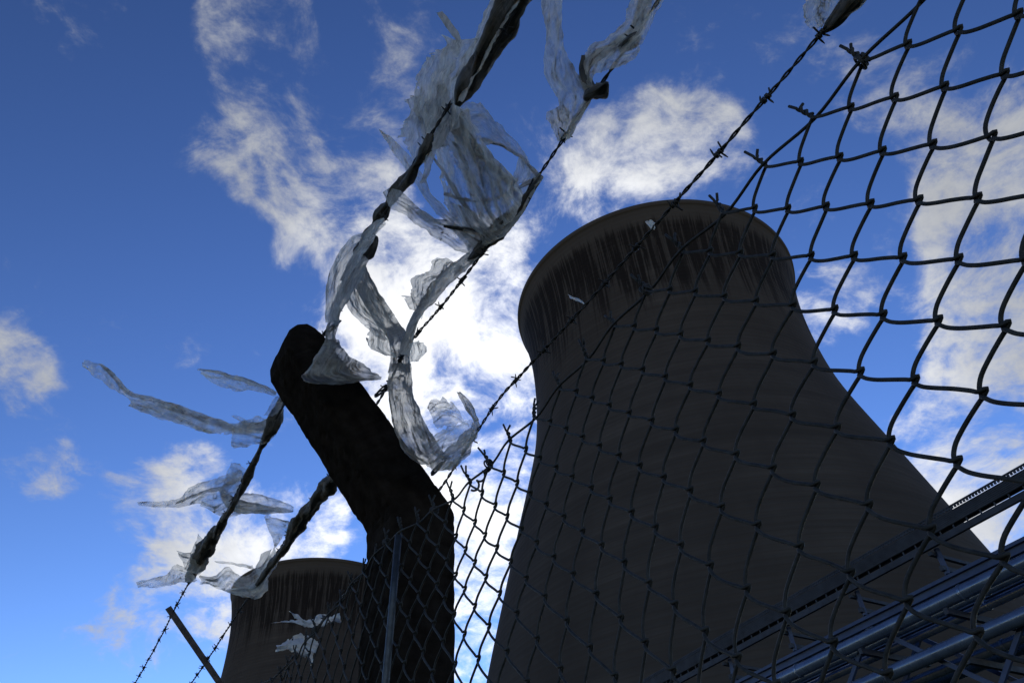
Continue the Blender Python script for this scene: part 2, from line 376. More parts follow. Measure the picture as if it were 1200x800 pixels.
# ------------------------------------------------------------------ cooling towers
ZS = np.array([0, .3, .5, .6, .7, .8, .88, .94, 1.0]) * 114
RR = np.array([45.2, 39.27, 33.63, 30.63, 27.84, 26.65, 26.61, 27.24, 28.64])
def spline(zq):
    n = len(ZS); h_ = np.diff(ZS); A = np.eye(n); b = np.zeros(n)
    for i in range(1, n - 1):
        A[i, i - 1] = h_[i - 1]; A[i, i] = 2 * (h_[i - 1] + h_[i]); A[i, i + 1] = h_[i]
        b[i] = 6 * ((RR[i + 1] - RR[i]) / h_[i] - (RR[i] - RR[i - 1]) / h_[i - 1])
    m = np.linalg.solve(A, b)
    i = min(max(np.searchsorted(ZS, zq) - 1, 0), n - 2); t = zq - ZS[i]; hi = h_[i]
    return RR[i] + t * ((RR[i + 1] - RR[i]) / hi - hi * (2 * m[i] + m[i + 1]) / 6) + m[i] / 2 * t * t + (m[i + 1] - m[i]) / (6 * hi) * t ** 3
def cooling_tower(az, L, label, rot):
    root = empty('cooling_tower', (math.sin(az) * L, math.cos(az) * L, 0))
    tag(root, label, 'cooling tower', 'concrete cooling towers beyond the fence')
    seg = 224; base = 7.0
    prof = [(spline(z), z) for z in np.linspace(base, 113.0, 90)]
    prof += [(spline(113.0) + .02, 113.02), (spline(113.4) + .16, 113.15), (spline(114) + .16, 113.95), (spline(114) + .05, 114.0), (spline(114) - .55, 114.0)]
    prof += [(spline(z) - .5, z) for z in np.linspace(113.4, base, 40)]
    mb = MB()
    for (r, z) in prof:
        for j in range(seg):
            a = 2 * math.pi * j / seg + rot
            mb.v.append((root.location.x + r * math.cos(a), root.location.y + r * math.sin(a), z)); mb.uv.append((a, z))
    K = len(prof)
    for i in range(K):
        i2 = (i + 1) % K
        for j in range(seg):
            k = (j + 1) % seg
            mb.f.append((i * seg + j, i * seg + k, i2 * seg + k, i2 * seg + j))
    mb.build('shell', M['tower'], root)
    lg = MB(); nl = 48
    for j in range(nl):
        for sgn in (-1, 1):
            a = 2 * math.pi * j / nl; b = a + sgn * math.pi / nl
            p = root.location + Vector((math.cos(a) * spline(base), math.sin(a) * spline(base), base + .2))
            q = root.location + Vector((math.cos(b) * (spline(base) + 2.4), math.sin(b) * (spline(base) + 2.4), -.3))
            lg.beam(p, q, .7, .7)
    lg.build('raking_columns', M['tower'], root, smooth=False)
    lb = MB(); r_ = 49.
    for j in range(seg):
        a = 2 * math.pi * j / seg; b = 2 * math.pi * (j + 1) / seg
        lb.box(root.location + Vector((r_ * math.cos(a), r_ * math.sin(a), -.2)), Vector((r_ * (math.cos(b) - math.cos(a)), r_ * (math.sin(b) - math.sin(a)), 0)), Vector((.4 * math.cos(a), .4 * math.sin(a), 0)), Vector((0, 0, 1.6)))
    lb.build('basin_kerb', M['tower'], root, smooth=False)
    return root
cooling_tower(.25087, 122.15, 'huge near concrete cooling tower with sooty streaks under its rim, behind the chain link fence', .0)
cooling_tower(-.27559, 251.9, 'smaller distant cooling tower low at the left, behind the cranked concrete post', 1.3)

# ------------------------------------------------------------------ pipe bridge
gr = empty('pipe_bridge', F(8, -20, -CZ))
tag(gr, 'blue steel pipe bridge with walkway, crossing the foot of the near cooling tower', 'pipe bridge')
GA, GB = -14., 62.
def gl(n, z, w_, h_, name, mat, a=GA, b=GB):
    mb = MB(); o = F(a, n, z); mb.box(o, DV * (b - a), NV * -w_, ZV * h_); return mb.build(name, mat, gr, smooth=False)
# walkway: ribbed fascia, deck behind it, hand-width slot and dark rail below
mb = MB(); mb.box(F(GA, -19.99, 9.74), DV * (GB - GA), NV * -.04, ZV * .34)
for q in range(7): mb.box(F(GA, -19.975, 9.75 + .05 * q), DV * (GB - GA), NV * -.024, ZV * .024)
mb.build('walkway_fascia', M['bluedark'], gr, smooth=False)
gl(-20.6, 9.96, .08, .20, 'walkway_channel', M['bluedark'])
mb = MB(); mb.box(F(GA, -20.04, 10.0), DV * (GB - GA), NV * -.55, ZV * .04)
mb.build('deck', M['bluedark'], gr, smooth=False)
mb = MB(); s_ = GA
while s_ < GB:
    mb.box(F(s_, -19.96, 10.10), DV * .06, NV * -.04, ZV * .07); s_ += .095
mb.box(F(GA, -19.95, 10.17), DV * (GB - GA), NV * -.06, ZV * .03)
mb.build('kick_plate', M['bluedark'], gr, smooth=False)
gl(-19.98, 9.44, .10, .17, 'lower_rail', M['bluedark'])
mb = MB(); s_ = GA; mb.box(F(GA, -20.02, 9.605), DV * (GB - GA), NV * -.012, ZV * .012)
while s_ < GB:
    mb.box(F(s_, -20.01, 9.60), DV * .035, NV * -.03, ZV * .15); s_ += .42
mb.build('rail_hangers', M['bluedark'], gr, smooth=False)
# truss: top chord and bottom chords, two planes
for n_1 in (-20.2, -22.4):
    gl(n_1, 8.62, .22, .09, 'top_chord', M['blue'])
    gl(n_1, 8.40, .22, .05, 'top_chord', M['blue'])
    gl(n_1 - .10, 8.45, .02, .21, 'top_chord', M['blue'])
    gl(n_1, 5.6, .22, .22, 'bottom_chord', M['blue'])
s_ = 11.25 - 2.87 * 9; i_ = 0
while s_ < GB:
    for n_1 in (-20.3, -22.5):
        mb = MB()
        mb.beam(F(s_, n_1, 8.76), F(s_, n_1, 9.5), .11, .11); mb.build('post', M['blue'], gr, smooth=False)
        mb = MB(); a_, b_ = (5.8, 8.42) if i_ % 2 else (8.42, 5.8)
        mb.beam(F(s_, n_1 + .02, a_), F(s_ + 2.87, n_1 + .02, b_), .09, .12); mb.build('diagonal_brace', M['blue'], gr, smooth=False)
    mb = MB(); mb.beam(F(s_, -20.12, 8.90), F(s_, -22.6, 8.90), .10, .14); mb.build('cross_beam', M['bluedark'], gr, smooth=False)
    mb = MB(); mb.beam(F(s_ + .1, -20.05, 9.35), F(s_ + .1, -22.6, 9.35), .10, .10); mb.build('cross_beam', M['bluedark'], gr, smooth=False)
    mb = MB(); mb.beam(F(s_ + .15, -19.7, 7.70), F(s_ + .15, -22.6, 7.70), .12, .16); mb.build('cross_beam', M['bluedark'], gr, smooth=False)
    mb = MB(); mb.beam(F(s_ + .15, -19.7, 6.45), F(s_ + .15, -22.6, 6.45), .12, .16); mb.build('cross_beam', M['bluedark'], gr, smooth=False)
    s_ += 2.87; i_ += 1
def gpipe(n_1, z, r):
    mb = MB(); pts = [F(a, n_1, z) for a in np.arange(GA, GB + .1, 2.)]
    mb.tube(pts, r, 24); 
    for a in np.arange(GA + 1.3, GB, 5.9):
        mb.tube([F(a, n_1, z), F(a + .06, n_1, z)], r + .022, 24)
    mb.build('pipe', M['pipe'], gr)
gpipe(-20.0, 8.06, .19); gpipe(-20.9, 7.86, .12); gpipe(-21.2, 8.30, .10)
gpipe(-20.0, 6.98, .19); gpipe(-20.75, 6.80, .13); gpipe(-21.5, 6.9, .22)
for s_ in (-8., 33., 50.):
    for n_1 in (-20.3, -22.5):
        mb = MB(); mb.beam(F(s_, n_1, -CZ - .3), F(s_, n_1, 5.6), .3, .3); mb.build('trestle_leg', M['blue'], gr, smooth=False)

# ------------------------------------------------------------------ cranked concrete post
PS = 1.362; PW = .142
PROF = [(-.675, -CZ - .3), (-.675, .868), (-.672, .884), (-.664, .897), (-.615, .957), (-.560, 1.022), (-.470, 1.128), (-.400, 1.204), (-.334, 1.276), (-.314, 1.290), (-.292, 1.294),
        (-.270, 1.284), (-.256, 1.262), (-.251, 1.236), (-.258, 1.205), (-.280, 1.174), (-.316, 1.130), (-.425, .990), (-.510, .880), (-.522, .862), (-.527, .838), (-.527, -CZ - .3)]
def post():
    root = empty('concrete_post', F(PS + PW / 2, -.6, -CZ))
    tag(root, 'thick dark cranked concrete post whose rounded arm leans left, draped in torn plastic', 'fence post')
    bm = bmesh.new()
    def inset(poly, d):
        n = len(poly); out = []
        for i in range(n):
            p0, p1, p2 = (Vector(poly[(i + k) % n]) for k in (-1, 0, 1))
            e1 = (p1 - p0).normalized(); e2 = (p2 - p1).normalized()
            nn_ = (Vector((-e1.y, e1.x)) + Vector((-e2.y, e2.x))).normalized()
            out.append(p1 - nn_ * -d)
        return out
    # orientation test
    area = sum(PROF[i][0] * PROF[(i + 1) % len(PROF)][1] - PROF[(i + 1) % len(PROF)][0] * PROF[i][1] for i in range(len(PROF)))
    sg = 1 if area > 0 else -1
    # resample outline finely
    pts = []
    n = len(PROF)
    for i in range(n):
        a, b = Vector(PROF[i]), Vector(PROF[(i + 1) % n]); L = (b - a).length; k = max(1, int(L / (.008 if b.y > .3 or a.y > .3 else .05)))
        if a.y < -1 and b.y < -1: k = 1
        for j in range(k): pts.append(tuple(a.lerp(b, j / k)))
    rings = []
    for (ds_, ins) in [(0, .006), (.0015, .003), (.004, .0010), (.008, 0)] + [(PW * t, 0) for t in np.linspace(.14, .86, 12)] + [(PW - .008, 0), (PW - .004, .0010), (PW - .0015, .003), (PW, .006)]:
        pl = inset(pts, ins * sg)
        rings.append([bm.verts.new(F(PS + ds_, p[0], p[1])) for p in pl])
    m = len(pts)
    for a, b in zip(rings[:-1], rings[1:]):
        for j in range(m): bm.faces.new((a[j], a[(j + 1) % m], b[(j + 1) % m], b[j]))
    for r_ in (rings[0], rings[-1]):
        f = bm.faces.new(r_)
    bm.normal_update()
    bmesh.ops.triangulate(bm, faces=[f for f in bm.faces if len(f.verts) > 4])
    bmesh.ops.recalc_face_normals(bm, faces=bm.faces)
    bm.normal_update()
    for v in bm.verts:
        q = v.co * 1.
        d1 = .0024 * fbm(q.x * 22, q.y * 22, q.z * 22, 4) + .0042 * min(0, fbm(q.x * 75, q.y * 75, q.z * 75, 3) + .15)
        c = fbm(q.x * 40 + 9, q.y * 40, q.z * 40, 2)
        if c < -.55: d1 -= .004 * (-.55 - c) / .3
        v.co += v.normal * d1
    me = bpy.data.meshes.new('shaft'); bm.to_mesh(me); bm.free()
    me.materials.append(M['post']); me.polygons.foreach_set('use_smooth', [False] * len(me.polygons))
    o = bpy.data.objects.new('shaft', me); COL.objects.link(o); o.parent = root; o.location = -root.location
    # tie wires and eye loops where the barbed wires are held
    for (s_, n_1, z_) in ((PS - .004, -.348, 1.292), (PS - .004, -.484, 1.150), (PS - .006, -.628, .975), (PS + PW, -.345, 1.290), (PS + PW, -.49, 1.145)):
        mb = MB()
        for q in range(3):
            c = F(s_ + .004 * q - .004, n_1, z_); rr_ = .010 + .003 * q
            ax = (NV * .73 + ZV * -.68).normalized(); ay = (NV * -.3 + ZV * .6 + DV * (-.6 + .5 * q)).normalized()
            mb.tube([c + ax * rr_ * math.cos(t) + ay * rr_ * 1.5 * math.sin(t) for t in np.linspace(0, 2 * math.pi * 1.1, 18)], .0019, 6)
        p = F(s_, n_1, z_)
        mb.tube([p, p - NV * .012 + ZV * .012 - DV * .01, p - NV * .02 + ZV * .03 - DV * .008, p - NV * .012 + ZV * .035], .0019, 6)
        mb.build('tie_loop', M['wire'], root)
post()

# ------------------------------------------------------------------ steel angle posts further along
def angle_post(s_, label):
    root = empty('steel_post', F(s_, -.55, -CZ)); tag(root, label, 'fence post', 'steel angle posts of the fence')
    W_ = .022; t_ = .004
    mb = MB()
    mb.box(F(s_, -.553, -CZ - .3), DV * W_, NV * -t_, ZV * (CZ + .3 + 1.02)); mb.box(F(s_, -.553 - t_, -CZ - .3), DV * t_, NV * -W_, ZV * (CZ + .3 + 1.02))
    mb.build('upright', M['angle'], root, smooth=False)
    mb = MB()
    a = F(s_ + .006, -.585, 1.005); b = F(s_ + .006, -.318, 1.283); u = (b - a); pr = (NV * -.72 + ZV * .69).normalized()
    mb.box(a, u, DV * W_, pr * t_); mb.box(a - pr * (W_ - t_), u, DV * t_, pr * (W_ - t_) * .999)
    mb.build('cranked_arm', M['angle'], root, smooth=False)
angle_post(3.01, 'thin rusty angle iron post arm poking up at lower left below the rags')
angle_post(4.66, 'rusty angle iron fence post far along the fence, second beyond the concrete post')
angle_post(6.2, 'rusty angle iron fence post at the far end of the fence')
angle_post(-1.72, 'rusty angle iron fence post behind the viewer')

# ------------------------------------------------------------------ barbed wires
def barb_mesh(seed):
    r = random.Random(seed); mb = MB()
    for q in range(2):
        x0 = (-.004, .003)[q]
        ph = r.uniform(0, 6.28)
        coil = []
        T_ = np.linspace(0, 4 * math.pi, 22)
        for t in T_: coil.append((x0 + .0046 * t / (4 * math.pi), .0033 * math.cos(t + ph), .0033 * math.sin(t + ph)))
        for end, sgn in ((0, -1), (-1, 1)):
            a = ph + (T_[end]); tang = Vector((r.uniform(-.45, .45), -math.sin(a), math.cos(a))) * sgn
            p = Vector(coil[end]); L = r.uniform(.011, .016)
            ext = [p + tang.normalized() * L * k for k in ((.33, .66, 1.))]
            coil = ([tuple(e) for e in reversed(ext)] + coil) if end == 0 else (coil + [tuple(e) for e in ext])
        mb.tube(coil, [.0012] + [.00135] * (len(coil) - 2) + [.0006], 6)
    me_o = mb.build('barb', M['wire'])
    me = me_o.data; bpy.data.objects.remove(me_o); return me
BARBS = [barb_mesh(i) for i in range(5)]
def barbed(path, label, phase, s_lo=-1.7, s_hi=6.2):
    """path: (s, n, z) control points"""
    P_ = catmull(path, 30)
    root = empty('barbed_wire', F(*path[0])); tag(root, label, 'barbed wire', 'strands of barbed wire on the post arms')
    s = np.arange(s_lo, s_hi, .004)
    o_ = np.argsort(P_[:, 0]); n_1 = np.interp(s, P_[o_, 0], P_[o_, 1]); z_1 = np.interp(s, P_[o_, 0], P_[o_, 2])
    jn = np.array([.0016 * nz(q * 9, phase * 7, 1) + .003 * nz(q * 2.3, phase * 3, 5) for q in s]); jz = np.array([.0016 * nz(q * 9, phase * 7, 4) + .004 * nz(q * 2.1, phase * 5, 8) for q in s])
    n_1 = n_1 + jn; z_1 = z_1 + jz
    mb = MB()
    tw = s * 2 * math.pi / .052 + np.array([.8 * nz(q * 5, phase, 9) for q in s])
    for k in (0, math.pi):
        mb.tube([F(a, b + .0017 * math.cos(t + k), c + .0017 * math.sin(t + k)) for a, b, c, t in zip(s, n_1, z_1, tw)], .0016, 6)
    mb.build('strand', M['wire'], root)
    q = s_lo + phase
    while q < min(s_hi, 5.4):
        i = int((q - s_lo) / .004)
        if 0 < i < len(s) - 1 and q > -.75:
            p = F(s[i], n_1[i], z_1[i]); b = bpy.data.objects.new('barb', RND.choice(BARBS)); COL.objects.link(b); b.parent = root
            b.location = p - root.location
            b.rotation_euler = ((DV.to_track_quat('X', 'Z')).to_matrix() @ Matrix.Rotation(RND.uniform(0, 6.28), 3, 'X')).to_euler()
            sc = RND.uniform(.9, 1.15); b.scale = (sc, sc, sc)
        q += RND.gauss(.0995, .006)
barbed([(-1.7, -.335, 1.255), (-.5, -.335, 1.20), (.43, -.335, 1.20), (.53, -.335, 1.215), (.67, -.335, 1.27), (.9, -.335, 1.305), (1.1, -.335, 1.312), (1.36, -.340, 1.296), (1.51, -.340, 1.296), (1.8, -.335, 1.292), (2.2, -.335, 1.282), (2.65, -.335, 1.262), (3.0, -.335, 1.268), (3.4, -.335, 1.25), (4.6, -.335, 1.272), (6.2, -.335, 1.27)],
       'top barbed wire tied at the tip of the concrete arm, wrapped in dark rags', .03)
barbed([(-1.7, -.49, 1.12), (-.5, -.49, 1.105), (.43, -.49, 1.118), (.66, -.49, 1.117), (.83, -.49, 1.126), (1.0, -.49, 1.143), (1.1, -.49, 1.16), (1.22, -.489, 1.176), (1.36, -.496, 1.158), (1.51, -.496, 1.152), (1.8, -.49, 1.14), (2.14, -.49, 1.135), (2.5, -.49, 1.128), (2.9, -.49, 1.112), (3.1, -.49, 1.115), (4.6, -.49, 1.12), (6.2, -.49, 1.12)],
       'middle strand of barbed wire tied halfway down the concrete post arm', .074)
barbed([(-1.7, -.635, .96), (-.5, -.635, .948), (.18, -.635, .952), (.46, -.635, .954), (.76, -.635, .960), (.98, -.635, .973), (1.1, -.635, .975), (1.36, -.648, .945), (1.51, -.648, .94), (1.8, -.635, .932), (2.35, -.635, .929), (2.6, -.635, .927), (3.0, -.62, .965), (4.6, -.62, .965), (6.2, -.62, .965)],
       'lowest barbed wire, just above the chain link mesh, crossing the near cooling tower', .012)

# ------------------------------------------------------------------ chain link fence
EXTRA = [(-4, 0, 0, 46), (-5, 0, 0, 62), (-7, 0, 0, 78), (-9, 0, 0, 78), (-10, 0, 0, 68), (-12, 0, 0, 55), (-16, 0, 0, 40), (-22, 0, 0, 20), (-2, 0, 0, 20), (-5, 6, 0, 40), (-9, 6, 0, 50)]
D_ = np.array(SAG + EXTRA, dtype=float)
U_ = np.stack([(D_[:, 0] + D_[:, 1] / 2) / 10, D_[:, 1] / 10], 1)
def kern(a, b):
    d2 = ((a[:, None, 0] - b[None, :, 0]) / .42) ** 2 + ((a[:, None, 1] - b[None, :, 1]) / .42) ** 2
    return np.exp(-.5 * d2)
Kinv = np.linalg.solve(kern(U_, U_) + .04 * np.eye(len(U_)), D_[:, 2:] / 1000)
H0, H1, ROWS = -152, 74, 56
HA = {}
hh, aa = np.meshgrid(np.arange(H0, H1 + 2), np.arange(0, ROWS + 1), indexing='ij')
q_ = np.stack([hh.ravel() / 20, aa.ravel() / 10], 1)
disp = (kern(q_, U_) @ Kinv).reshape(hh.shape + (2,))
SG = S0 - hh * PIT / 2 + disp[..., 0]
ZG = FH - aa * PIT / 2 * PZ + disp[..., 1]
NG = np.zeros_like(SG)
for i in range(hh.shape[0]):
    for j in range(hh.shape[1]):
        x, y = SG[i, j], ZG[i, j]
        far = min(1., max(0., abs(x - .7) - .9))
        SG[i, j] += .0022 * nz(x * 11, y * 11, 3) + .006 * far * nz(x * 2.2, y * 2.2, 6)
        ZG[i, j] += .0022 * nz(x * 11, y * 11, 13) + .008 * far * nz(x * 2.2, y * 2.2, 16)
        NG[i, j] = -FD + .010 * nz(x * 3.1, y * 3.1, 7) + .002 * nz(x * 15, y * 15, 2)
fence = empty('chain_link_fence', F(1.0, -FD, -CZ))
tag(fence, 'dark sagging chain link fence with twisted wire ends along its top edge', 'fence')
WR = .00178
mb = MB()
for wdx in range(H0, H1):
    i0 = wdx - H0; s_mid = SG[i0, 8]
    fine = -.45 < s_mid < 3.2
    pts = []
    rmax = ROWS
    def nd(c, a): return np.array([SG[c - H0, a], NG[c - H0, a], ZG[c - H0, a]])
    lastc = None
    top_left = (wdx % 2 == 0)
    for a in range(rmax + 1):
        c = wdx if (a - wdx) % 2 == 0 else wdx + 1
        p = nd(c, a); left = (c == wdx)
        nxt = None
        if a < rmax:
            c2 = wdx + 1 if left else wdx; nxt = nd(c2, a + 1)
        # apex of the bend
        dep = .0
        if left: ap = p + np.array([.0018, 0, -.0022])          # towards larger s (left), soft bend
        else: ap = p + np.array([-.0042, 0, .0014])
        if a == 0: ap = p.copy()
        pts.append(ap)
        if nxt is None: break
        v = nxt - p
        dn = .0021 if left else -.0021
        detail = fine and a < 26
        if left:     # leaving left bend, going right and down: sags then meets the tight bend
            seq = [(.06, .0034), (.17, .0046), (.36, .0042), (.62, .0024), (.86, .0008), (.965, .0002)] if detail else [(.2, .006), (.9, .0008)]
            b1 = nz(wdx * .7, a * .9, 21.) * .004 if detail else 0.
            for t, b in seq: pts.append(p + v * t + np.array([b * .45, dn, -b - b1 * 4 * t * (1 - t)]))
        else:
            seq = [(.035, -.0002), (.14, .0018), (.40, .0056), (.66, .0080), (.85, .0070), (.95, .0044)] if detail else [(.1, 0), (.8, .006)]
            b1 = nz(wdx * .7, a * .9, 31.) * .004 if detail else 0.
            for t, b in seq: pts.append(p + v * t + np.array([b * .85 + b1 * 4 * t * (1 - t), dn, b * .30 - .0035 * max(0, t - .8) * 5]))
    if len(pts) < 3: continue
    P3 = [F(*q) for q in pts]
    if fine:
        cut = next((i for i, q in enumerate(pts) if q[2] < ZG[i0, 26]), len(pts))
        sm = catmull([tuple(q) for q in P3[:cut]], 3 if s_mid < 1.7 else 2)
        P3 = [tuple(q) for q in sm] + [tuple(q) for q in P3[cut:]]
    mb.tube(P3, WR, 7 if fine else 4)
# twisted selvage ends on top
for k in range(H0 // 2 + 1, H1 // 2):
    i0 = 2 * k - H0
    p = np.array([SG[i0, 0], NG[i0, 0], ZG[i0, 0]])
    r = random.Random(k * 13 + 5)
    if not (-1.6 < p[0] < 4.5): continue
    lean = np.array([r.uniform(-.002, .010), r.uniform(-.004, .010), r.uniform(.015, .020)])
    for q in range(2):
        pts = []
        for t in np.linspace(-.1, 1, 22):
            a = t * 2 * math.pi * 1.15 + q * math.pi
            rr_ = .0019
            pts.append(p + lean * t + np.array([rr_ * math.cos(a), rr_ * math.sin(a), 0]))
        L = r.uniform(.008, .012) if q == 0 else r.uniform(.005, .010)
        e = np.array([r.uniform(.2, .9) * (1 if q == 0 else -1), r.uniform(-.6, .6), .75]); e /= np.linalg.norm(e)
        if q == 0: e = lean / np.linalg.norm(lean) + .35 * e; e /= np.linalg.norm(e); L *= 1.2
        pts.append(pts[-1] + e * L * .4); pts.append(pts[-1] + e * L * .6)
        mb.tube([F(*x) for x in pts], WR * .92, 7)
mb.build('mesh', M['mesh'], fence)
# line wire threaded along the top
hs = np.arange(H0, H1 + 2)
top = [(SG[i, 0], NG[i, 0] + .004 * (1 if (i // 2) % 2 else -1), ZG[i, 0] - .004 + .001 * math.sin(i)) for i in range(0, len(hs), 2) if -1.7 < SG[i, 0] < 6.2]
tp = catmull(top, 6)
mb = MB(); mb.tube([F(*q) for q in tp], .0019, 6)
kk = [(q[0], q[1] + .003 * math.cos(q[0] * 60), q[2] + .003 * math.sin(q[0] * 60) - .002) for q in tp]
mb.build('line_wire', M['mesh'], fence)
mb = MB()
for zz in (-.35, -CZ + .12):
    mb.tube([F(s, -FD + .004 * math.sin(s * 40), zz + .006 * math.sin(s * 3)) for s in np.arange(-1.7, 6.2, .05)], .0018, 5)
mb.build('line_wire', M['mesh'], fence)
for (kx, seed) in ((0, 1), (6, 2), (11, 3), (-6, 4), (-12, 5), (-3, 6)):
    i0 = 2 * kx - H0; c = (SG[i0, 0], NG[i0, 0], ZG[i0, 0] - .002); r = random.Random(seed); mb = MB()
    for q in range(3):
        ph = r.uniform(0, 6.28); ta = r.uniform(-.5, .5); rad = .0050 + .0012 * q
        ring = [F(c[0] + .0035 * (q - 1) + ta * rad * math.sin(t), c[1] + rad * math.cos(t + ph), c[2] + rad * math.sin(t + ph)) for t in np.linspace(0, 6.6, 16)]
        mb.tube(ring, .0015, 6)
    mb.build('tie_knot', M['wire'], fence)
# spare tail twisted round the line wire near the concrete post
mb = MB()
mb.tube([F(s, -FD + .0042 * math.cos(s * 300), float(np.interp(s, [.85, .9, .98, 1.07], [.700, .684, .664, .655])) + .0042 * math.sin(s * 300)) for s in np.arange(.905, .965, .002)], .0019, 6)
mb.build('twisted_tail', M['wire'], fence)
mb = MB(); b0_, b1_ = at(467, 627, n=-FD + .012), at(452, 797, n=-FD + .012); mb.tube([b0_ + (b1_ - b0_) * t for t in (0, .5, 1, 2, 3.2)], .0065, 14)
mb.build('stretcher_bar', M['bar'], fence)

# ------------------------------------------------------------------ plastic rags
def dist_of(x, y, d):
    p = at(x, y, s=d - 1000) if d > 500 else at(x, y, n=d)
    return (p - EYE).length

def strip(mb, st, nm=None, pleat=.12, crump=.0055, arch=.12, jag=.10, tear=.25, seed=0, step=2.6, fray=(0, 0)):
    """a ribbon of film. st: (xa, ya, xb, yb, depth) - the two edges in turn; depth = n, or (1000+s) for a plane across the wires"""
    S_ = catmull([tuple(map(float, q[:4])) + (dist_of(q[0], q[1], q[4]), dist_of(q[2], q[3], q[4])) for q in st], 10)
    mid = (S_[:, :2] + S_[:, 2:4]) / 2; L = np.concatenate([[0], np.cumsum(np.linalg.norm(np.diff(mid, axis=0), axis=1))])
    edge = np.concatenate([[0], np.cumsum(np.maximum(np.linalg.norm(np.diff(S_[:, :2], axis=0), axis=1), np.linalg.norm(np.diff(S_[:, 2:4], axis=0), axis=1)))])
    W_ = np.linalg.norm(S_[:, :2] - S_[:, 2:4], axis=1).max()
    nu = max(8, int(edge[-1] / step)); nv = max(5, int(W_ / step))
    e = np.linspace(0, edge[-1], nu)
    Q = np.stack([np.interp(e, edge, S_[:, c]) for c in range(S_.shape[1])], 1)
    idx = {}; vs = []; uv = []
    o = seed * 17.3
    for i in range(nu):
        u = i / (nu - 1); xa, ya, xb, yb, da, db = Q[i]
        wpx = math.hypot(xa - xb, ya - yb); Lpx = e[i]
        for j in range(nv):
            v = j / (nv - 1)
            vv = v + jag * .5 * (abs(v - .5) * 2) ** 2 * (fbm(Lpx * .09, o, v * 3) + .5 * nz(Lpx * .35, o, 5)) * min(1., wpx / 12 + .3) * (1 if v > .5 else -1)
            vv += .35 * jag * (nz(Lpx * .05, o + 4, v * 2.))
            uu_x = 0.
            x = xa + (xb - xa) * vv; y = ya + (yb - ya) * vv
            # frayed ends
            en = max(fray[0] * max(0, 1 - Lpx / 14), fray[1] * max(0, 1 - (e[-1] - Lpx) / 14))
            x += en * 7 * fbm(v * 5 + o, u, 2.); y += en * 7 * fbm(v * 5 + o, u, 8.)
            x += 1.6 * fbm(Lpx * .05, v * wpx * .05, o + 3); y += 1.6 * fbm(Lpx * .05, v * wpx * .05, o + 30)
            P_ = EYE + direction(x, y) * (da + (db - da) * v)
            rd = (P_ - EYE); dist = rd.length; rd.normalize(); wm = wpx / CF * dist
            dd = arch * wm * math.sin(math.pi * v) + pleat * min(wm, .14) * (nz(v * wpx * .075 + o, Lpx * .012, 1.) + .6 * nz(v * wpx * .17 + o, Lpx * .02, 4.))
            dd += crump * (fbm(Lpx * .07, v * wpx * .07, o, 4)) + crump * 1.1 * (abs(nz(Lpx * .045, v * wpx * .085, o + 8)) + abs(nz(Lpx * .03 + 5, v * wpx * .19, o + 18)) - .3)
            P_ = P_ - rd * dd
            side = RT * nz(Lpx * .06 + o, v * 4, 2) + UP * nz(Lpx * .06 + o, v * 4, 7)
            P_ += side * crump * .5
            idx[i, j] = len(vs); vs.append(P_); uv.append((Lpx / 60 + seed * .37, vv * wpx / 60 + seed * .71))
    fs = []
    for i in range(nu - 1):
        for j in range(nv - 1):
            u = (i + .5) / (nu - 1); v = (j + .5) / (nv - 1); wpx = math.hypot(Q[i][0] - Q[i][2], Q[i][1] - Q[i][3])
            ed = abs(v - .5) * 2
            en = max(fray[0] * max(0, 1 - e[i] / 18), fray[1] * max(0, 1 - (e[-1] - e[i]) / 18))
            h_ = fbm(e[i] * .085, v * wpx * .085, o + 50, 3)
            lim = 1.25 - tear * (ed ** 3) * 2.2 - tear * .9 - en * 1.1
            if h_ > lim: continue
            fs.append((idx[i, j], idx[i + 1, j], idx[i + 1, j + 1], idx[i, j + 1]))
    mb.add(vs, fs, uv)

def twist(mb, ctrl, seed=0, lump=.45, sides=20):
    """film wound round a wire: ctrl (x, y, half width px, depth)"""
    S_ = catmull([tuple(map(float, q[:3])) + (dist_of(q[0], q[1], q[3]),) for q in ctrl], 14)
    pts = []; rad = []
    for q in S_:
        P_ = EYE + direction(q[0], q[1]) * q[3]; pts.append(P_); rad.append(max(.0012, q[2] / CF * (P_ - EYE).length))
    rad = [q * (.80 if seed >= 10 else .9) for q in rad]
    b0 = len(mb.v); mb.tube(pts, rad, sides)
    L = 0.
    for i, (p, r_) in enumerate(zip(pts, rad)):
        if i: L += (pts[i] - pts[i - 1]).length
        for j in range(sides):
            k = b0 + i * sides + j; v = Vector(mb.v[k]) - p; a = 2 * math.pi * j / sides
            spir = math.sin(a * 2 + L * 55 + seed) * .10 + .12 * math.sin(a * 3 + L * 38 + seed * 2) + .07 * math.sin(a * 5 + L * 60)
            f = 1 + lump * (.9 * fbm(L * 16 + seed * 3, math.cos(a) * .9, math.sin(a) * .9, 2) + .35 * nz(L * 70 + seed, math.cos(a) * 2, math.sin(a) * 2)) + spir
            mb.v[k] = tuple(p + v * max(.3, f))

def rag(name, label, parts, group='torn plastic rags snagged on the barbed wire'):
    root = empty(name, (0, 0, 0))
    first = True
    for (pn, mat, items) in parts:
        mb = MB()
        for it in items:
            kind, data, kw = it
            (strip if kind == 's' else twist)(mb, data, **kw)
        c = Vector((0, 0, 0))
        for v in mb.v[::7]: c += Vector(v)
        c /= len(mb.v[::7])
        if first:
            root.location = c; first = False
        mb.build(pn, M[mat], root, smooth=True)
    tag(root, label, 'plastic rag', group)
    return root
A_, B_, C_ = -.335, -.49, -.635
S = lambda *d, **k: ('s', list(d), k)
T = lambda *d, **k: ('t', list(d), k)
